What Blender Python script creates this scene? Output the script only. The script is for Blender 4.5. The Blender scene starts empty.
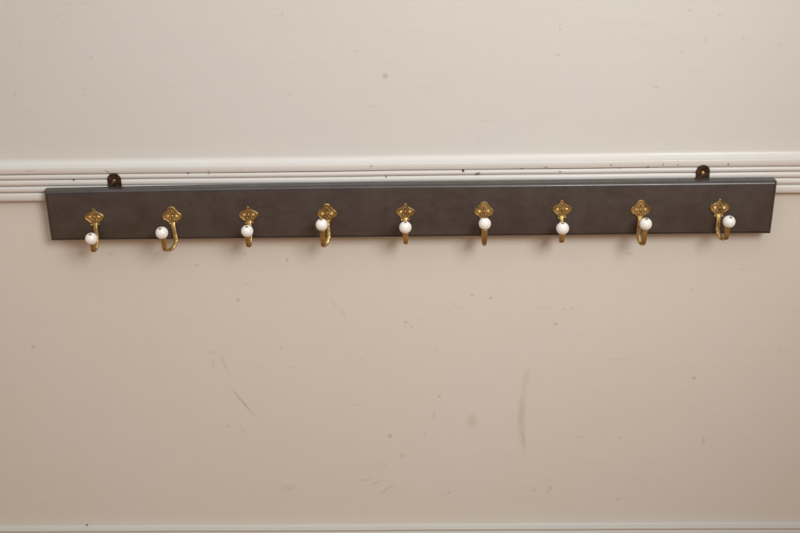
import bpy, bmesh, math, random
import numpy as np
from mathutils import Vector, Matrix
random.seed(7)
S = bpy.context.scene
C = S.collection

# ---------------------------------------------------------------- materials
def new_mat(name):
    m = bpy.data.materials.new(name); m.use_nodes = True
    nt = m.node_tree
    return m, nt, nt.nodes['Principled BSDF']

def N(nt, typ, **kw):
    n = nt.nodes.new(typ)
    for k, v in kw.items():
        if k == 'inp':
            for i, val in v.items(): n.inputs[i].default_value = val
        else: setattr(n, k, v)
    return n

def mixc(nt, fac, a, b, blend='MIX'):
    n = N(nt, 'ShaderNodeMix', data_type='RGBA', blend_type=blend)
    for s, v in ((0, fac), (6, a), (7, b)):
        if isinstance(v, (int, float)): n.inputs[s].default_value = v
        elif isinstance(v, tuple): n.inputs[s].default_value = v + ((1,) if len(v) == 3 else ())
        else: nt.links.new(v, n.inputs[s])
    return n.outputs[2]

def noise(nt, vec, scale, detail=3, rough=.5):
    n = N(nt, 'ShaderNodeTexNoise', inp={'Scale': scale, 'Detail': detail, 'Roughness': rough})
    nt.links.new(vec, n.inputs['Vector']); return n.outputs[0]

def ramp(nt, src, lo, hi, a=0., b=1.):
    n = N(nt, 'ShaderNodeMapRange', inp={1: lo, 2: hi, 3: a, 4: b}, interpolation_type='SMOOTHSTEP')
    nt.links.new(src, n.inputs[0]); return n.outputs[0]

def math_(nt, op, a, b=None):
    n = N(nt, 'ShaderNodeMath', operation=op)
    for i, v in enumerate((a, b)):
        if v is None: continue
        if isinstance(v, (int, float)): n.inputs[i].default_value = v
        else: nt.links.new(v, n.inputs[i])
    return n.outputs[0]

def scaled(nt, vec, s):
    n = N(nt, 'ShaderNodeVectorMath', operation='MULTIPLY', inp={1: s})
    nt.links.new(vec, n.inputs[0]); return n.outputs[0]

def bump(nt, h, strength, dist, bsdf, normal=None):
    n = N(nt, 'ShaderNodeBump', inp={'Strength': strength, 'Distance': dist})
    nt.links.new(h, n.inputs['Height'])
    if normal: nt.links.new(normal, n.inputs['Normal'])
    nt.links.new(n.outputs[0], bsdf.inputs['Normal'])
    return n.outputs[0]

def add_marks(nt, vec, marks, edge=.25):
    """stains, chips and scratches that belong to the paint: (x, z, half width, half height, angle, strength)"""
    # wobble the coordinates a little so that no mark is a clean ellipse
    nz = N(nt, 'ShaderNodeTexNoise', inp={'Scale': 420., 'Detail': 2.})
    nt.links.new(vec, nz.inputs['Vector'])
    sub = N(nt, 'ShaderNodeVectorMath', operation='SUBTRACT', inp={1: (.5, .5, .5)}); nt.links.new(nz.outputs['Color'], sub.inputs[0])
    sc = N(nt, 'ShaderNodeVectorMath', operation='MULTIPLY', inp={1: (.0045, 0, .0045)}); nt.links.new(sub.outputs[0], sc.inputs[0])
    ad = N(nt, 'ShaderNodeVectorMath', operation='ADD'); nt.links.new(vec, ad.inputs[0]); nt.links.new(sc.outputs[0], ad.inputs[1])
    fl = N(nt, 'ShaderNodeVectorMath', operation='MULTIPLY', inp={1: (1, 0, 1)}); nt.links.new(ad.outputs[0], fl.inputs[0])
    cur = fl.outputs[0]                       # x and z are the place, y gathers the strength of the marks so far
    for x, z, rx, rz, a, s in marks:
        mp = N(nt, 'ShaderNodeMapping', vector_type='TEXTURE')
        mp.inputs['Location'].default_value = (x, 0, z)
        mp.inputs['Rotation'].default_value = (0, math.radians(a), 0)
        mp.inputs['Scale'].default_value = (rx * 1.15, 1e6, rz * 1.15)
        nt.links.new(cur, mp.inputs['Vector'])
        ln = N(nt, 'ShaderNodeVectorMath', operation='LENGTH'); nt.links.new(mp.outputs[0], ln.inputs[0])
        cb = N(nt, 'ShaderNodeCombineXYZ'); nt.links.new(ramp(nt, ln.outputs['Value'], 1.35, edge, 0., s), cb.inputs[1])
        ad2 = N(nt, 'ShaderNodeVectorMath', operation='ADD'); nt.links.new(cur, ad2.inputs[0]); nt.links.new(cb.outputs[0], ad2.inputs[1])
        cur = ad2.outputs[0]
    sp = N(nt, 'ShaderNodeSeparateXYZ'); nt.links.new(cur, sp.inputs[0])
    return math_(nt, 'MINIMUM', sp.outputs[1], 1.0)

WALL_MARKS = [
    (-0.5035, 0.2132, 0.00241, 0.0016, 0, 0.5), (-0.6346, 0.1555, 0.00196, 0.00198, 0, 0.5), (-0.6138, 0.2402, 0.0016, 0.00159, 0, 0.3),
    (-0.5211, 0.1631, 0.00325, 0.00115, 0, 0.25), (-0.549, 0.2803, 0.0019, 0.0014, 0, 0.25), (-0.4556, 0.2664, 0.00158, 0.00157, 0, 0.3),
    (-0.5102, 0.2987, 0.04727, 0.00124, 0, 0.15), (-0.4048, 0.2969, 0.00315, 0.00108, 0, 0.25), (-0.3868, 0.2244, 0.00479, 0.00159, 0, 0.12),
    (-0.0343, 0.1779, 0.00416, 0.00389, 0, 0.75), (-0.1938, 0.2776, 0.00157, 0.00233, 0, 0.45), (-0.2081, 0.2755, 0.00189, 0.00124, -20, 0.3),
    (-0.0811, 0.2178, 0.00397, 0.00143, 15, 0.3), (-0.1883, 0.1497, 0.00323, 0.00164, 0, 0.35), (-0.0565, 0.1282, 0.00648, 0.00099, 0, 0.3),
    (0.1281, 0.1018, 0.00973, 0.001, 0, 0.25), (0.1155, 0.07, 0.00131, 0.00846, 0, 0.15), (0.0296, 0.1592, 0.00963, 0.0013, -5, 0.15),
    (0.2424, 0.2481, 0.00157, 0.00203, 0, 0.5), (0.2407, 0.2079, 0.00316, 0.00175, -10, 0.5), (0.4434, 0.274, 0.00248, 0.00123, 0, 0.5),
    (0.4905, 0.2672, 0.00342, 0.00108, 0, 0.35), (0.4362, 0.2092, 0.00252, 0.00159, 0, 0.35), (0.3992, 0.1543, 0.00415, 0.00212, 0, 0.4),
    (0.5298, 0.2308, 0.00235, 0.00173, 0, 0.35), (0.4706, 0.2285, 0.00313, 0.00472, 0, 0.2), (0.5889, 0.219, 0.00626, 0.00142, -25, 0.25),
    (0.5014, 0.0636, 0.00195, 0.00169, 0, 0.35), (0.375, 0.2533, 0.00468, 0.00094, 0, 0.2), (0.3635, 0.0872, 0.00648, 0.00251, -10, 0.15),
    (-0.2991, -0.2131, 0.00227, 0.00248, 0, 0.7), (-0.6716, -0.3013, 0.00322, 0.00199, 0, 0.5), (-0.2808, -0.1269, 0.00377, 0.00332, -20, 0.3),
    (-0.5129, -0.1245, 0.00517, 0.0037, -30, 0.2), (-0.365, -0.1464, 0.00345, 0.00205, 0, 0.3), (-0.3388, -0.143, 0.00241, 0.00167, 0, 0.2),
    (-0.2813, -0.1829, 0.00868, 0.00094, 0, 0.25), (-0.3529, -0.3141, 0.00464, 0.00179, -5, 0.3), (-0.3532, -0.3401, 0.00161, 0.00804, 0, 0.3),
    (-0.3325, -0.3382, 0.00143, 0.02409, -16, 0.3), (-0.3041, -0.418, 0.00164, 0.03209, -34, 0.55), (-0.337, -0.4669, 0.00239, 0.00253, 0, 0.45),
    (-0.3092, -0.4766, 0.00221, 0.00212, 0, 0.35), (-0.2295, -0.3072, 0.00213, 0.00198, 0, 0.45), (-0.2103, -0.3453, 0.00358, 0.00141, 0, 0.25),
    (-0.2674, -0.3428, 0.00215, 0.00201, 0, 0.25), (-0.2094, -0.1388, 0.00155, 0.00352, 0, 0.6), (0.1079, -0.2075, 0.00346, 0.00152, -5, 0.5),
    (0.14, -0.2135, 0.00312, 0.0019, 0, 0.6), (-0.0072, -0.2582, 0.00263, 0.00213, 0, 0.5), (0.0023, -0.268, 0.00246, 0.00175, 0, 0.45),
    (-0.0091, -0.2679, 0.00193, 0.00136, 0, 0.3), (0.0433, -0.3135, 0.00318, 0.00198, -40, 0.25), (-0.0856, -0.3303, 0.00231, 0.002, 0, 0.25),
    (0.0501, -0.4073, 0.00234, 0.00226, 0, 0.6), (-0.132, -0.2224, 0.00157, 0.01148, -30, 0.18), (-0.1171, -0.2417, 0.0014, 0.0135, -20, 0.18),
    (0.0803, -0.2282, 0.00139, 0.0134, -50, 0.15), (-0.0353, -0.2638, 0.00263, 0.00194, 0, 0.15), (0.2542, -0.2645, 0.00331, 0.00213, 0, 0.5),
    (0.2826, -0.2359, 0.00208, 0.00192, 0, 0.35), (0.2661, -0.2357, 0.00225, 0.00153, 0, 0.35), (0.2383, -0.2336, 0.01561, 0.00134, 0, 0.15),
    (0.5042, -0.3733, 0.00337, 0.00222, 0, 0.6), (0.4863, -0.2018, 0.00309, 0.00189, 0, 0.3), (0.5697, -0.1634, 0.00306, 0.00167, 0, 0.3),
    (0.374, -0.1332, 0.00136, 0.00826, 105, 0.4), (0.3706, -0.3342, 0.02823, 0.00119, -2, 0.15), (0.6484, -0.3188, 0.00175, 0.00394, -30, 0.2),
    (0.3279, -0.1908, 0.00515, 0.00188, 0, 0.15), (-0.0399, -0.4891, 0.00367, 0.00361, 0, 0.6), (0.1099, -0.4586, 0.00817, 0.01256, 0, 0.28),
    (-0.2335, -0.6005, 0.01315, 0.00665, -10, 0.2), (-0.0885, -0.5833, 0.00149, 0.01539, -100, 0.25), (-0.0682, -0.5905, 0.0015, 0.01543, -115, 0.3),
    (-0.0479, -0.6038, 0.00169, 0.01771, -128, 0.3), (-0.0186, -0.532, 0.00554, 0.00474, 0, 0.25), (-0.0523, -0.5512, 0.00408, 0.00282, -30, 0.2),
    (0.0672, -0.6134, 0.00318, 0.00266, 0, 0.35), (0.0242, -0.4853, 0.00274, 0.00423, 0, 0.25), (0.0409, -0.4476, 0.00218, 0.01043, 10, 0.2),
    (-0.102, -0.4237, 0.01087, 0.00207, 0, 0.12), (0.2064, -0.3689, 0.00535, 0.01818, 10, 0.16), (0.2005, -0.4198, 0.0054, 0.04121, 4, 0.17),
    (0.1994, -0.4613, 0.00653, 0.04187, 0, 0.22), (0.2046, -0.4993, 0.00292, 0.02124, -7, 0.3), (0.3811, -0.4963, 0.00291, 0.00254, 0, 0.35),
    (0.5325, -0.5037, 0.00164, 0.00636, 0, 0.45), (0.3073, -0.4936, 0.00729, 0.00191, -15, 0.2), (0.2574, -0.6035, 0.00242, 0.00265, 0, 0.4),
    (0.253, -0.6123, 0.0028, 0.00244, 0, 0.35), (0.3843, -0.6286, 0.00634, 0.00267, 15, 0.25), (0.2268, -0.6077, 0.0041, 0.00243, 0, 0.3),
]
RAIL_MARKS = [
    (-0.5543, 0.0131, 0.0015, 0.00156, 0, 1), (-0.3626, 0.0226, 0.00166, 0.00155, 0, 1), (-0.3283, 0.0265, 0.00132, 0.00121, 0, 0.6),
    (-0.3287, 0.0219, 0.00132, 0.00138, 0, 0.7), (0.0907, 0.0216, 0.00164, 0.00258, 0, 1.3), (0.1145, 0.0162, 0.00459, 0.00241, -20, 0.8),
    (-0.0601, 0.032, 0.00197, 0.00137, 0, 0.5), (-0.0359, 0.0128, 0.00115, 0.0019, 0, 0.9), (0.1873, 0.0244, 0.00213, 0.0012, 0, 0.7),
    (0.2496, 0.0186, 0.00262, 0.0012, 0, 0.6), (0.2264, 0.0264, 0.00392, 0.00103, -5, 0.5), (0.3323, 0.029, 0.00163, 0.00171, 0, 0.5),
    (0.3928, 0.0244, 0.00261, 0.0012, 0, 0.9), (0.4169, 0.0289, 0.00114, 0.00205, 0, 0.6), (0.4413, 0.0281, 0.00179, 0.00136, 0, 0.5),
    (0.5224, 0.028, 0.00195, 0.00153, 0, 0.7), (0.3473, 0.0237, 0.00326, 0.00103, 0, 0.5), (-0.4979, 0.0285, 0.00298, 0.00103, 30, 0.6),
    (-0.4941, 0.0259, 0.00166, 0.00311, -20, 0.4), (-0.2761, 0.0277, 0.00165, 0.00086, 0, 0.4), (-0.6241, 0.03, 0.00997, 0.00086, 0, 0.2),
    (-0.6227, -0.68, 0.0021, 0.00251, 0, 1.2),
]
KEY, FILL, AMB = 168, 10, .41
CEIL, FLOOR = (1.0, .98, .95), (.95, .45, .16)

def paint_material(name, base, marks, mark_col, rough, wall=True, lower=None):
    m, nt, b = new_mat(name)
    tc = N(nt, 'ShaderNodeTexCoord'); v = tc.outputs['Object']
    # broad yellowing and roller lap marks of old emulsion
    big = ramp(nt, noise(nt, v, 2.2, 3), .35, .68)
    warm = tuple(c * k for c, k in zip(base, (1.0, .985, .955)))
    col = mixc(nt, big, base, warm)
    if lower:                                              # the wall below the dado rail takes a warmer base colour
        sep = N(nt, 'ShaderNodeSeparateXYZ'); nt.links.new(v, sep.inputs[0])
        col = mixc(nt, ramp(nt, sep.outputs[2], .004, -.004), col, mixc(nt, big, lower, tuple(c * k for c, k in zip(lower, (1.0, .985, .955)))))
    streak = ramp(nt, noise(nt, scaled(nt, v, (3.5, 1, 55)), 1.0, 4, .6), .35, .75)
    col = mixc(nt, math_(nt, 'MULTIPLY', streak, .028), col, tuple(c * .62 for c in base))
    mott = ramp(nt, noise(nt, v, 38., 4, .65), .42, .8)
    col = mixc(nt, math_(nt, 'MULTIPLY', mott, .05), col, tuple(c * .7 for c in base))
    # fine dust-sized specks
    vo = N(nt, 'ShaderNodeTexVoronoi', inp={'Scale': 26., 'Randomness': 1.})
    nt.links.new(scaled(nt, v, (1, .001, 1)), vo.inputs['Vector'])
    sp = ramp(nt, vo.outputs['Distance'], .035, .012, 0., 1.)
    pick = ramp(nt, math_(nt, 'FRACT', math_(nt, 'MULTIPLY', vo.outputs['Color'], 7.31)), .72, .9)
    specks = math_(nt, 'MULTIPLY', math_(nt, 'MULTIPLY', sp, pick), .08)
    col = mixc(nt, specks, col, mark_col)
    if wall: mk = N(nt, 'ShaderNodeAttribute', attribute_name='marks').outputs['Fac']
    else: mk = add_marks(nt, v, marks)
    col = mixc(nt, mk, col, mark_col)
    nt.links.new(col, b.inputs['Base Color'])
    r = ramp(nt, noise(nt, v, 9., 3), .3, .7, rough - .05, rough + .07)
    nt.links.new(r, b.inputs['Roughness'])
    b.inputs['Specular IOR Level'].default_value = .4
    h1 = noise(nt, scaled(nt, v, (90, 90, 200)), 1., 4, .6)
    h2 = noise(nt, v, 14., 3)
    h = math_(nt, 'ADD', h1, math_(nt, 'MULTIPLY', h2, 3.))
    h = math_(nt, 'SUBTRACT', h, math_(nt, 'MULTIPLY', mk, 1.0))
    bump(nt, h, (.3 if wall else .25), .0007, b)
    return m

WALL_COL = (.65, .657, .636)
WALL_LOW = (.695, .676, .628)
RAIL_COL = (.685, .68, .66)
mat_wall = paint_material('old_cream_wall_paint', WALL_COL, WALL_MARKS, (.36, .28, .20), .5, lower=WALL_LOW)
mat_rail = paint_material('white_gloss_trim_paint', RAIL_COL, RAIL_MARKS, (.085, .036, .018), .36, wall=False)
mat_skirting = paint_material('aged_skirting_paint', (.61, .595, .555), [RAIL_MARKS[-1]], (.08, .06, .04), .42, wall=False)

def board_material():
    m, nt, b = new_mat('grey_brown_painted_wood')
    v = N(nt, 'ShaderNodeTexCoord').outputs['Object']
    cloud = ramp(nt, noise(nt, scaled(nt, v, (1, 1, 1.5)), 30., 8, .7), .34, .68)
    col = mixc(nt, cloud, (.040, .031, .0285), (.057, .0465, .043))
    grain = ramp(nt, noise(nt, scaled(nt, v, (9, 60, 260)), 1., 5, .6), .35, .8)
    col = mixc(nt, math_(nt, 'MULTIPLY', grain, .12), col, (.07, .056, .05))
    scuff = ramp(nt, noise(nt, v, 75., 6, .7), .62, .85)
    col = mixc(nt, math_(nt, 'MULTIPLY', scuff, .35), col, (.085, .070, .063))
    nt.links.new(col, b.inputs['Base Color'])
    r = ramp(nt, noise(nt, v, 30., 5, .6), .3, .7, .30, .44)
    nt.links.new(r, b.inputs['Roughness'])
    b.inputs['Specular IOR Level'].default_value = .6
    b.inputs['Coat Weight'].default_value = .4; b.inputs['Coat Roughness'].default_value = .25
    h = math_(nt, 'ADD', noise(nt, scaled(nt, v, (30, 200, 700)), 1., 4, .6), math_(nt, 'MULTIPLY', noise(nt, v, 60., 3), 1.5))
    bump(nt, h, .25, .0004, b)
    return m

def brass_material(name, bright, dark, metallic=1.0):
    m, nt, b = new_mat(name)
    v = N(nt, 'ShaderNodeTexCoord').outputs['Object']
    rnd = N(nt, 'ShaderNodeObjectInfo').outputs['Random']
    off = N(nt, 'ShaderNodeVectorMath', operation='ADD')
    cmb = N(nt, 'ShaderNodeCombineXYZ'); nt.links.new(rnd, cmb.inputs[0]); nt.links.new(rnd, cmb.inputs[2])
    nt.links.new(v, off.inputs[0]); nt.links.new(cmb.outputs[0], off.inputs[1])
    n1 = ramp(nt, noise(nt, off.outputs[0], 260., 4, .6), .38, .66)
    n2 = ramp(nt, noise(nt, off.outputs[0], 60., 3), .3, .75)
    col = mixc(nt, math_(nt, 'MULTIPLY', math_(nt, 'ADD', n1, n2), .5), dark, bright)
    nt.links.new(col, b.inputs['Base Color'])
    b.inputs['Metallic'].default_value = metallic
    nt.links.new(ramp(nt, n1, 0, 1, .60, .40), b.inputs['Roughness'])
    bump(nt, noise(nt, off.outputs[0], 900., 3), .5, .0004, b)
    return m

mat_board = board_material()
mat_brass = brass_material('aged_brass', (.72, .53, .24), (.25, .16, .06))
mat_arm = brass_material('worn_brass', (.74, .54, .23), (.32, .205, .075))
mat_screw = brass_material('polished_brass', (.95, .74, .38), (.66, .43, .17))

def ceramic_material():
    m, nt, b = new_mat('white_glazed_ceramic')
    v = N(nt, 'ShaderNodeTexCoord').outputs['Object']
    col = mixc(nt, ramp(nt, noise(nt, v, 120., 3), .5, .8), (.89, .885, .85), (.83, .82, .775))
    nt.links.new(col, b.inputs['Base Color'])
    b.inputs['Roughness'].default_value = .16
    b.inputs['Coat Weight'].default_value = .6
    b.inputs['Coat Roughness'].default_value = .05
    b.inputs['Subsurface Weight'].default_value = .08
    b.inputs['Subsurface Radius'].default_value = (.0017, .0017, .0016)
    bump(nt, noise(nt, v, 150., 2), .15, .0006, b)
    return m
mat_bead = ceramic_material()

def rust_material():
    m, nt, b = new_mat('rusty_dark_iron')
    v = N(nt, 'ShaderNodeTexCoord').outputs['Object']
    n = ramp(nt, noise(nt, v, 190., 5, .65), .35, .7)
    col = mixc(nt, n, (.022, .012, .008), (.085, .038, .018))
    nt.links.new(col, b.inputs['Base Color'])
    b.inputs['Metallic'].default_value = .35
    nt.links.new(ramp(nt, n, 0, 1, .25, .6), b.inputs['Roughness'])
    bump(nt, noise(nt, v, 500., 4, .6), .7, .0006, b)
    return m
mat_rust = rust_material()
mat_dull = brass_material('dull_pin_metal', (.62, .52, .34), (.30, .24, .15), .7)

# ---------------------------------------------------------------- mesh helpers
def link_mesh(name, bm, mat, parent=None, loc=(0, 0, 0), smooth=None):
    bmesh.ops.recalc_face_normals(bm, faces=bm.faces)
    me = bpy.data.meshes.new(name); bm.to_mesh(me); bm.free()
    me.materials.append(mat)
    o = bpy.data.objects.new(name, me); C.objects.link(o)
    o.location = loc
    if parent: o.parent = parent
    if smooth is not None:
        for p in me.polygons: p.use_smooth = True
        me.set_sharp_from_angle(angle=math.radians(smooth))
    return o

def catmull(pts, n):
    P = [Vector(p) for p in pts]
    P = [P[0] * 2 - P[1]] + P + [P[-1] * 2 - P[-2]]
    out = []
    for i in range(1, len(P) - 2):
        for k in range(n):
            t = k / n
            a, b, c, d = P[i - 1], P[i], P[i + 1], P[i + 2]
            out.append(.5 * ((2 * b) + (c - a) * t + (2 * a - 5 * b + 4 * c - d) * t * t + (3 * b - a - 3 * c + d) * t ** 3))
    out.append(P[-2].copy())
    return out

def closed_catmull(pts, n):
    P = [Vector(p) for p in pts]; L = len(P); out = []
    for i in range(L):
        a, b, c, d = P[i - 1], P[i], P[(i + 1) % L], P[(i + 2) % L]
        for k in range(n):
            t = k / n
            out.append(.5 * ((2 * b) + (c - a) * t + (2 * a - 5 * b + 4 * c - d) * t * t + (3 * b - a - 3 * c + d) * t ** 3))
    return out

def extrude_profile(pts, x0, x1, nx=60, wob=0.0):
    """a moulding: profile of (y, z) swept along x, with the slight wander of thick old paint"""
    bm = bmesh.new(); rows = []
    for i in range(nx + 1):
        x = x0 + (x1 - x0) * i / nx
        dz = wob * (math.sin(x * 5.1) + .6 * math.sin(x * 13.7 + 1) + .4 * math.sin(x * 31 + 2))
        dy = wob * .5 * math.sin(x * 9.3 + .5)
        rows.append([bm.verts.new((x, y + (dy if y < -.001 else 0), z + dz)) for y, z in pts])
    for a, b in zip(rows, rows[1:]):
        for j in range(len(pts) - 1):
            bm.faces.new((a[j], b[j], b[j + 1], a[j + 1]))
    bm.faces.new(rows[0]); bm.faces.new(rows[-1][::-1])
    return bm

def lathe(profile, axis=Vector((0, 0, 1)), origin=Vector((0, 0, 0)), seg=32):
    """profile of (radius, height along axis)"""
    bm = bmesh.new()
    rot = Vector((0, 0, 1)).rotation_difference(axis.normalized()).to_matrix()
    rings = []
    for r, h in profile:
        if r < 1e-7: rings.append([bm.verts.new(origin + rot @ Vector((0, 0, h)))])
        else: rings.append([bm.verts.new(origin + rot @ Vector((r * math.cos(2 * math.pi * k / seg), r * math.sin(2 * math.pi * k / seg), h))) for k in range(seg)])
    for a, b in zip(rings, rings[1:]):
        for k in range(seg):
            k2 = (k + 1) % seg
            if len(a) == 1: bm.faces.new((a[0], b[k], b[k2]))
            elif len(b) == 1: bm.faces.new((a[k], a[k2], b[0]))
            else: bm.faces.new((a[k], a[k2], b[k2], b[k]))
    return bm

mm = .001

# ---------------------------------------------------------------- the setting
def make_wall():
    """wall slab; its face is a fine grid so that the scuffs and chips of the paint can be stored on it"""
    fx = np.linspace(-.84, .80, 1230); fz = np.linspace(-.73, .33, 800)
    xs = np.concatenate((np.linspace(-2.5, -.9, 9), fx, np.linspace(.86, 2.5, 9)))
    zs = np.concatenate((np.linspace(-1.5, -.78, 5), fz, np.linspace(.38, 1.2, 5)))
    X, Z = np.meshgrid(xs, zs); nx, nz = len(xs), len(zs)
    wx = X + .0007 * (np.sin(Z * 1900 + X * 700) + .7 * np.sin(Z * 830 - X * 1250 + 1))
    wz = Z + .0007 * (np.sin(X * 1700 - Z * 600 + 2) + .7 * np.sin(X * 910 + Z * 1100))
    T = np.zeros_like(X)
    for x, z, rx, rz, a, s in WALL_MARKS:
        s *= .62 if z > 0 else .78
        t = math.radians(a); R = max(rx, rz) * 1.8 + .003
        i0, i1 = np.searchsorted(xs, (x - R, x + R)); j0, j1 = np.searchsorted(zs, (z - R, z + R))
        dx, dz = wx[j0:j1, i0:i1] - x, wz[j0:j1, i0:i1] - z
        u = (dx * math.cos(t) - dz * math.sin(t)) / (rx * 1.15 + .0004); v = (dx * math.sin(t) + dz * math.cos(t)) / (rz * 1.15 + .0004)
        q = np.clip((1.4 - np.sqrt(u * u + v * v)) / 1.2, 0, 1)
        T[j0:j1, i0:i1] += s * q * q * (3 - 2 * q)
    co = np.zeros((nz * nx + 4, 3), np.float32)
    co[:nz * nx, 0] = X.ravel(); co[:nz * nx, 2] = Z.ravel()
    co[nz * nx:] = [(-2.5, .1, -1.5), (2.5, .1, -1.5), (2.5, .1, 1.2), (-2.5, .1, 1.2)]
    I = np.arange((nz - 1) * nx).reshape(nz - 1, nx)[:, :-1].ravel()
    quads = np.stack((I, I + 1, I + nx + 1, I + nx), 1)
    k = nz * nx
    bl, br, tl, tr = 0, nx - 1, (nz - 1) * nx, nz * nx - 1
    extra = [(k + 1, k, k + 3, k + 2)]
    me = bpy.data.meshes.new('wall')
    rim = [list(range(nx - 1, -1, -1)) + [k, k + 1], list(range(tl, tr + 1)) + [k + 2, k + 3],
           list(range(0, tl + 1, nx)) + [k + 3, k], list(range(tr, nx - 2, -nx)) + [k + 1, k + 2]]
    loops = np.concatenate([quads.ravel(), np.array(extra[0])] + [np.array(q) for q in rim])
    sizes = np.concatenate((np.full(len(quads) + 1, 4), [len(q) for q in rim]))
    me.vertices.add(len(co)); me.vertices.foreach_set('co', co.ravel())
    me.loops.add(len(loops)); me.loops.foreach_set('vertex_index', loops.astype(np.int32))
    me.polygons.add(len(sizes)); me.polygons.foreach_set('loop_start', np.concatenate(([0], np.cumsum(sizes)[:-1])).astype(np.int32))
    me.update(calc_edges=True)
    at = me.attributes.new('marks', 'FLOAT', 'POINT')
    at.data.foreach_set('value', np.concatenate((np.minimum(T, 1).ravel(), [0] * 4)).astype(np.float32))
    me.materials.append(mat_wall)
    o = bpy.data.objects.new('wall', me); C.objects.link(o)
    return o
wall = make_wall()
wall['kind'] = 'structure'

def reed(z0, z1, base, proud, n=9):
    """one rounded bead of a reeded moulding between z0 (top) and z1 (bottom)"""
    c, h = (z0 + z1) / 2, (z0 - z1) / 2
    return [(-(base + (proud - base) * math.sin(math.pi * k / n) ** .62) * mm, (c + h * math.cos(math.pi * k / n)) * mm) for k in range(n + 1)]

prof = [(0.0, .0465)]
for k in range(13):                                        # the hollow that runs out of the wall to the fillet
    a = math.pi / 2 * k / 12
    prof.append((-(.05 + 13.1 * (1 - math.cos(a))) * mm, (35.4 + 10.6 * (1 - math.sin(a))) * mm))
prof += [(-13.9 * mm, 35.1 * mm), (-14.2 * mm, 34.3 * mm), (-14.1 * mm, 25.4 * mm), (-13.2 * mm, 24.1 * mm), (-10 * mm, 23.6 * mm)]
prof += reed(22.6, 14.3, 9.6, 14.2)
prof += reed(13.4, 3.4, 9.6, 14.6)
prof += reed(2.5, -8.2, 9.6, 14.4)
prof += reed(-9.0, -23.6, 9.6, 14.0, 12)
prof += [(-8.5 * mm, -24.0 * mm), (0.0, -24.2 * mm)]
rail = link_mesh('dado_rail', extrude_profile(prof, -2.45, 2.45, 240, .00022), mat_rail, wall, smooth=50)
rail['label'] = 'white reeded dado rail with small chips in its paint'

z0 = -.690
prof = [(0.0, z0 + .0105)]
for k in range(11):
    a = math.pi / 2 * k / 10
    prof.append((-(.05 + 10.9 * (1 - math.cos(a))) * mm, z0 + (4.6 + 5.6 * (1 - math.sin(a))) * mm))
prof += [(-12.0 * mm, z0 + .0040), (-12.2 * mm, z0 + .002), (-11.6 * mm, z0 + .0008), (-9.5 * mm, z0 + .0002), (-9.5 * mm, z0 - .0008)]
prof += [(y, z + z0) for y, z in reed(-1.2, -16, 9.8, 14.5, 10)]
prof += [(-12 * mm, z0 - .0165), (-12 * mm, z0 - .15), (0.0, z0 - .15)]
sk = link_mesh('skirting_board', extrude_profile(prof, -2.45, 2.45, 240, .00025), mat_skirting, wall, smooth=50)

# ---------------------------------------------------------------- the coat rack
rack = bpy.data.objects.new('coat_rack', None); C.objects.link(rack)
rack.location = (0, -.0168, -.0872); rack.empty_display_size = .05
rack['label'] = 'long dark grey wooden coat rack with nine brass hooks, hung across the white dado rail'
rack['category'] = 'coat rack'
RL = Vector(rack.location)

def make_board():
    W, H, T = 1.2, .0887, .0182
    # rings of the edge moulding: (inset, depth from the back, corner radius)
    rings = [(0, 0, .8), (0, 11.8, .8), (.3, 13.3, .9), (1.0, 14.8, 1.0), (2.1, 16.0, 1.0), (3.6, 16.9, .9), (4.6, 17.1, .9), (4.9, 16.6, .9), (5.3, 16.7, .9), (5.5, 17.8, .9), (5.6, 18.1, .9), (6.3, 18.2, .9)]
    lift = lambda x: .0031 * min(1, max(0, (x + .58) / .45)) ** .7      # the top edge is planed slightly out of true
    bm = bmesh.new(); loops = []
    for ins, d, r in rings:
        ins *= mm; r *= mm; d *= mm; L = []
        # the right end was cut a hair out of square
        c = [(-W / 2 + ins, ins), (W / 2 - ins - .0008, ins), (W / 2 - ins, H - ins), (-W / 2 + ins, H - ins)]
        sg = [(1, 1, 180), (-1, 1, 270), (-1, -1, 0), (1, -1, 90)]
        for (cx, cz), (sx, sz, a0) in zip(c, sg):
            rr = r * (2.6 if (sx, sz) == (-1, -1) else 1)
            for k in range(5):
                a = math.radians(a0 + 90 * k / 4)
                x = cx + sx * rr + rr * math.cos(a)
                L.append(bm.verts.new((x, -d, cz + sz * rr + rr * math.sin(a) + (lift(x) if cz > .04 else 0))))
            if sx == -1 and sz == -1:                      # along the top, from the right to the left
                for q in range(1, 12):
                    x = W / 2 - W * q / 12; L.append(bm.verts.new((x, -d, H - ins + lift(x))))
        loops.append(L)
    for a, b in zip(loops, loops[1:]):
        for k in range(len(a)):
            bm.faces.new((a[k], a[(k + 1) % len(a)], b[(k + 1) % len(a)], b[k]))
    bm.faces.new(loops[0]); bm.faces.new(loops[-1])
    return link_mesh('board', bm, mat_board, rack, smooth=28)
make_board()
FRONT = -.0182                                            # board front, in rack space

# ---- back plates
def outline_round():
    circ = [(0, 10.0, 7.6), (-4.2, 5.4, 7.0), (4.2, 5.4, 7.0), (-9.4, .2, 7.0), (9.4, .2, 7.0), (0, -8.4, 7.0), (0, 0, 12.0)]
    out = []
    for k in range(96):
        a = 2 * math.pi * k / 96; dx, dy = math.cos(a), math.sin(a); best = 0
        for cx, cy, r in circ:
            bq = cx * dx + cy * dy; disc = bq * bq - (cx * cx + cy * cy - r * r)
            if disc >= 0: best = max(best, bq + math.sqrt(disc))
        out.append((dx * best, dy * best))
    return out

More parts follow.
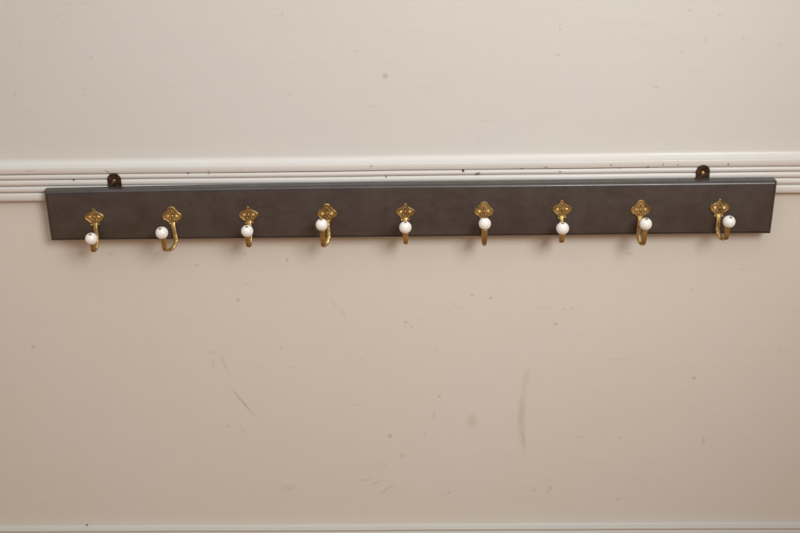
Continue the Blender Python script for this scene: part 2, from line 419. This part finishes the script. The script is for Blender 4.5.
def outline_pointed():
    half = [(0, 16.8), (2.2, 15.0), (4.0, 12.0), (6.8, 9.2), (11.0, 7.2), (14.8, 4.4), (16.4, .8), (15.0, -3.0), (11.6, -6.2), (9.2, -8.4), (7.7, -10.8), (7.5, -12.4), (8.3, -13.8), (7.4, -15.4), (3.7, -15.9)]
    pts = [(x, y) for x, y in half] + [(0, -16.0)] + [(-x, y) for x, y in half[:0:-1]]
    return [(p.x, p.y) for p in (closed_catmull([(x, y, 0) for x, y in pts], 3))]

def make_plate(kind, sy):
    ol = outline_round() if kind == 'round' else outline_pointed()
    steps = [(1.0, 0), (1.0, 1.7), (.97, 2.5), (.925, 2.8), (.88, 2.4), (.84, 1.0), (.70, .9), (.35, 1.05), (.15, 1.3)]
    bm = bmesh.new(); loops = []
    for s, h in steps:
        L = []
        for x, z in ol:
            hh = h
            if s < .8: hh += .35 * math.cos(3 * math.atan2(z, x) + (1.6 if kind == 'round' else 0)) * s   # cast foliage relief
            L.append(bm.verts.new((x * s * mm, -hh * mm, z * s * sy * mm)))
        loops.append(L)
    for a, b in zip(loops, loops[1:]):
        for k in range(len(a)):
            bm.faces.new((a[k], a[(k + 1) % len(a)], b[(k + 1) % len(a)], b[k]))
    bm.faces.new(loops[0]); bm.faces.new(loops[-1])
    # raised leaves cast into the face
    leaves = [(0, 8.2, 1.5, 3.2, 0), (0, -.6, 1.7, 3.6, 0), (-3.0, 5.4, 1.0, 2.2, 38), (3.0, 5.4, 1.0, 2.2, -38), (-3.4, -5.6, 1.1, 2.4, -30), (3.4, -5.6, 1.1, 2.4, 30), (0, -8.4, 1.4, 1.9, 0)]
    for x, z, rx, rz, a in leaves:
        M = Matrix.Translation((x * mm, -1.5 * mm, z * sy * mm)) @ Matrix.Rotation(math.radians(-a), 4, 'Y') @ Matrix.Diagonal((rx * mm, 1.25 * mm, rz * mm, 1))
        bmesh.ops.create_uvsphere(bm, u_segments=12, v_segments=8, radius=1, matrix=M)
    return bm

def sweep_strap(path, widths, thicks, seg=16):
    bm = bmesh.new(); rings = []
    side0 = Vector((1, 0, 0))
    for i, p in enumerate(path):
        t = (path[min(i + 1, len(path) - 1)] - path[max(i - 1, 0)]).normalized()
        s = (side0 - t * side0.dot(t)).normalized(); n = s.cross(t)
        f = i / (len(path) - 1) * (len(widths) - 1); a = int(min(f, len(widths) - 2)); f -= a
        w = widths[a] * (1 - f) + widths[a + 1] * f; h = thicks[a] * (1 - f) + thicks[a + 1] * f
        rib = 1 + .05 * math.sin(i * 1.9)                 # the cast rope pattern along the strap
        ring = []
        for k in range(seg):
            c, d = math.cos(2 * math.pi * k / seg), math.sin(2 * math.pi * k / seg)
            c = math.copysign(abs(c) ** .7, c); d = math.copysign(abs(d) ** .8, d)
            ring.append(bm.verts.new(p + s * (c * w * rib * mm) + n * (d * h * rib * mm)))
        rings.append(ring)
    for a, b in zip(rings, rings[1:]):
        for k in range(seg):
            bm.faces.new((a[k], a[(k + 1) % seg], b[(k + 1) % seg], b[k]))
    bm.faces.new(rings[0]); bm.faces.new(rings[-1][::-1])
    return bm

def screw_head(r, h, slot_angle):
    bm = lathe([(r, 0), (r, .3 * h), (r * .92, .62 * h), (r * .7, .85 * h), (r * .4, .97 * h), (0, h)], Vector((0, -1, 0)), seg=24)
    # drive slot cut as a real groove
    for v in bm.verts:
        if v.co.y < -.3 * h:
            a = math.radians(slot_angle)
            d = abs(v.co.x * math.sin(a) - v.co.z * math.cos(a))
            if d < r * .13: v.co.y += .45 * h
    return bm

# x, z of plate centre; plate kind; height stretch; bead (du, dz); lowest point of the J (du, dz); sideways swing of the rear arm; bead reach; slots
HOOKS = [
    (-.5202, -.0440, 'pointed', .94, (1.6, -24.7), (-.9, -53.6), 1.2, 36, -.45),
    (-.3907, -.0440, 'round', 1.0, (-11.1, -15.7), (-6.0, -54.6), 4.2, 36, -.5),
    (-.2635, -.0432, 'pointed', .95, (1.5, -14.8), (.3, -49.4), 1.2, 36, -.4),
    (-.1338, -.0424, 'round', 1.04, (-6.2, -6.0), (-5.4, -51.4), 1.6, 36, -.25),
    (-.0047, -.0408, 'pointed', .94, (.3, -13.6), (.5, -49.2), .3, 36, -.25),
    (.1241, -.0412, 'round', 1.0, (.1, -8.2), (.4, -52.4), -.2, 36, .05),
    (.2524, -.0391, 'pointed', 1.0, (-2.4, -19.7), (-1.8, -50.6), -.3, 36, -.28),
    (.3809, -.0414, 'round', 1.0, (2.6, -11.4), (2.4, -54.8), -2.2, 36, -.28),
    (.5091, -.0393, 'pointed', .97, (7.9, -11.0), (4.4, -49.2), -1.0, 36, -.5),
]
HOOK_LABELS = [
    'brass hook with a pointed plate, first from the left end, its bead hanging lowest',
    'brass hook with a lobed plate, its arm swung far out to the left',
    'brass hook with a pointed plate, third from the left end, its bead just below the plate',
    'brass hook with a lobed plate, arm bent slightly to the left, bead covering the plate foot',
    'brass hook with a pointed plate at the middle of the board',
    'brass hook with a lobed plate just right of the middle hook',
    'brass hook with a pointed plate, a gap of arm showing above its bead, third from the right end',
    'brass hook with a lobed plate, bead bent slightly to the right, second from the right end',
    'brass hook with a pointed plate at the right end, its bead swung out to the right',
]
for i, (hx, hz, kind, sy, (bu, bz), (ju, jz), sw, reach, tilt) in enumerate(HOOKS):
    base = Vector((hx, -.0350, hz)) - RL
    ax = Vector((bu * .012, tilt, 1)).normalized()
    foot = -12.5 * sy
    tip = Vector((bu * mm, -reach * mm, bz * mm))
    pts = [(0, -.9, foot + 1.5), (.2 * sw, -3.0, foot - 5), (.8 * sw, -6.0, foot * .5 + jz * .5), (sw, -8.5, jz + 13),
           (.5 * sw + .42 * ju, -13, jz + 4.4), (ju, -19.5, jz + 1.6), (.55 * ju + .45 * bu, -27, jz + 5.4), (.2 * ju + .8 * bu, -32 , jz * .68 + (bz - 8) * .32), (bu - 8 * ax.x, -reach - 8 * ax.y, bz - 8 * ax.z)]
    path = catmull([(a * mm, b * mm, c * mm) for a, b, c in pts], 7)
    hook = link_mesh('hook', sweep_strap(path, [4.0, 3.9, 3.8, 3.7, 3.4, 3.1, 3.4, 4.0, 4.6], [1.6, 1.9, 2.1, 2.2, 2.1, 2.0, 2.0, 2.0, 2.4]), mat_arm, rack, base, smooth=60)
    hook['label'] = HOOK_LABELS[i]
    pl = link_mesh('back_plate', make_plate(kind, sy), mat_brass, hook, smooth=45)
    pl.rotation_euler = (0, math.radians(random.uniform(-3.5, 3.5)), 0)
    for s in (-1, 1):
        link_mesh('screw', screw_head(2.7 * mm, 1.9 * mm, random.uniform(0, 180)), mat_screw, hook, (s * 7.4 * mm, -1.15 * mm, .3 * mm), smooth=40)
    # ceramic bead, threaded on the tip of the arm
    r = random.uniform(10.1, 10.7) * mm
    prof = [(0, -.965 * r), (.25 * r, -.96 * r)]
    for k in range(1, 24):
        a = math.pi * k / 24
        if math.sin(a) > .26: prof.append((math.sin(a) * r, -math.cos(a) * r * .97))
    prof += [(.26 * r, .935 * r), (.22 * r, .91 * r), (0, .90 * r)]
    link_mesh('bead', lathe(prof, ax, seg=48), mat_bead, hook, tip, smooth=60)
    link_mesh('bead_pin', lathe([(2.6 * mm, .90 * r), (2.7 * mm, .945 * r), (2.2 * mm, .985 * r), (1.0 * mm, 1.0 * r), (0, 1.0 * r)], ax, seg=20), mat_dull, hook, tip, smooth=50)
    link_mesh('collar', lathe([(0, -1.12 * r), (4.3 * mm, -1.12 * r), (5.2 * mm, -1.06 * r), (5.3 * mm, -.98 * r), (4.6 * mm, -.90 * r), (0, -.9 * r)], ax, seg=28), mat_arm, hook, tip, smooth=50)

# ---- hanging brackets behind the top edge
def make_bracket(cx, top, w, label, screw_mat, screw_dz):
    bm = bmesh.new(); L0 = []; L1 = []; L2 = []
    r = w / 2; pts = []
    for k in range(25):
        a = math.pi * k / 24; pts.append((math.cos(a) * r, top - r + math.sin(a) * r))
    pts += [(-r * 1.0, -.03), (r * 1.0, -.03)]
    cz = top - r
    for x, z in pts:
        L0.append(bm.verts.new((x, 0, z))); L1.append(bm.verts.new((x, -.0013, z)))
        L2.append(bm.verts.new((x * .94, -.0018, cz + (z - cz) * .94 if z > cz else z + (.0005 if z < -.02 else 0))))
    for a, b in ((L0, L1), (L1, L2)):
        for k in range(len(a)): bm.faces.new((a[k], a[(k + 1) % len(a)], b[(k + 1) % len(a)], b[k]))
    bm.faces.new(L0)
    # face with a countersunk hole
    hole = [bm.verts.new((math.cos(math.pi * k / 12) * .0046, -.0018, cz + screw_dz + math.sin(math.pi * k / 12) * .0046)) for k in range(24)]
    inner = [bm.verts.new((v.co.x * .62, -.0002, cz + screw_dz + (v.co.z - cz - screw_dz) * .62)) for v in hole]
    for k in range(24): bm.faces.new((hole[k], hole[(k + 1) % 24], inner[(k + 1) % 24], inner[k]))
    e = [bm.edges.get((L2[k], L2[(k + 1) % len(L2)])) for k in range(len(L2))] + [bm.edges.get((hole[k], hole[(k + 1) % 24])) for k in range(24)]
    bmesh.ops.triangle_fill(bm, use_beauty=True, edges=e)
    o = link_mesh('hanging_bracket', bm, mat_rust, rack, Vector((cx, -.01482, 0)) - RL, smooth=35)
    o['label'] = label
    link_mesh('screw', screw_head(2.5 * mm, 1.0 * mm, 35), screw_mat, o, (0, -.0010, cz + screw_dz), smooth=40)
make_bracket(-.4855, .0252, .0226, 'rusty dark iron hanging bracket near the left end of the board', mat_dull, -.001)
make_bracket(.4825, .0279, .0222, 'rusty dark iron hanging bracket near the right end, bright screw in its hole', mat_screw, -.002)

# ---------------------------------------------------------------- light
def area(name, loc, target, size, size_y, power, col):
    l = bpy.data.lights.new(name, 'AREA'); l.shape = 'RECTANGLE'; l.size = size; l.size_y = size_y
    l.energy = power; l.color = col
    o = bpy.data.objects.new(name, l); C.objects.link(o); o.location = loc
    o.rotation_euler = (Vector(target) - Vector(loc)).to_track_quat('-Z', 'Y').to_euler()
    return o
def spot(name, loc, target, cone, radius, power, col):
    l = bpy.data.lights.new(name, 'SPOT'); l.spot_size = math.radians(cone); l.spot_blend = 1.0
    l.shadow_soft_size = radius; l.energy = power; l.color = col
    o = bpy.data.objects.new(name, l); C.objects.link(o); o.location = loc
    o.rotation_euler = (Vector(target) - Vector(loc)).to_track_quat('-Z', 'Y').to_euler()
spot('key_spot', (.95, -2.05, 1.28), (-.02, 0, .13), 60, .48, KEY, (1.0, .985, .96))  # added spot for the key from upper right; soft cone imitates lens vignetting
area('ceiling_bounce_light', (-.25, -1.15, 1.75), (-.1, -.55, 0), 2.0, 1.3, FILL, (1.0, .985, .96))
# the room around: pale ceiling above, warm wooden floor below
w = bpy.data.worlds.new('World'); S.world = w; w.use_nodes = True
nt = w.node_tree; tc = N(nt, 'ShaderNodeTexCoord'); sx = N(nt, 'ShaderNodeSeparateXYZ')
nt.links.new(tc.outputs['Generated'], sx.inputs[0])
sky = mixc(nt, ramp(nt, sx.outputs[2], -.35, .45), FLOOR, CEIL)
nt.links.new(mixc(nt, ramp(nt, sx.outputs[2], -.5, -.9), sky, (.45, .20, .07)), nt.nodes['Background'].inputs[0])
nt.nodes['Background'].inputs[1].default_value = AMB

# ---------------------------------------------------------------- camera
cam = bpy.data.cameras.new('camera'); co = bpy.data.objects.new('camera', cam); C.objects.link(co)
CAM = Vector((.02512, -1.7581, .58074)); yaw, pitch, roll = -.02333, .39517, -.01838
F = Vector((math.sin(yaw) * math.cos(pitch), math.cos(yaw) * math.cos(pitch), -math.sin(pitch)))
R0 = Vector((math.cos(yaw), -math.sin(yaw), 0)); U0 = R0.cross(F)
R = R0 * math.cos(roll) + U0 * math.sin(roll); U = -R0 * math.sin(roll) + U0 * math.cos(roll)
co.matrix_world = Matrix(((R.x, U.x, -F.x, CAM.x), (R.y, U.y, -F.y, CAM.y), (R.z, U.z, -F.z, CAM.z), (0, 0, 0, 1)))
cam.sensor_width = 36; cam.lens = 1111. / 800 * 36
cam.clip_start = .05; cam.clip_end = 50
cam.dof.use_dof = True; cam.dof.focus_distance = 1.80; cam.dof.aperture_fstop = 8
S.camera = co
S.view_settings.view_transform = 'Standard'; S.view_settings.look = 'None'
S.view_settings.exposure = 0; S.view_settings.gamma = 1
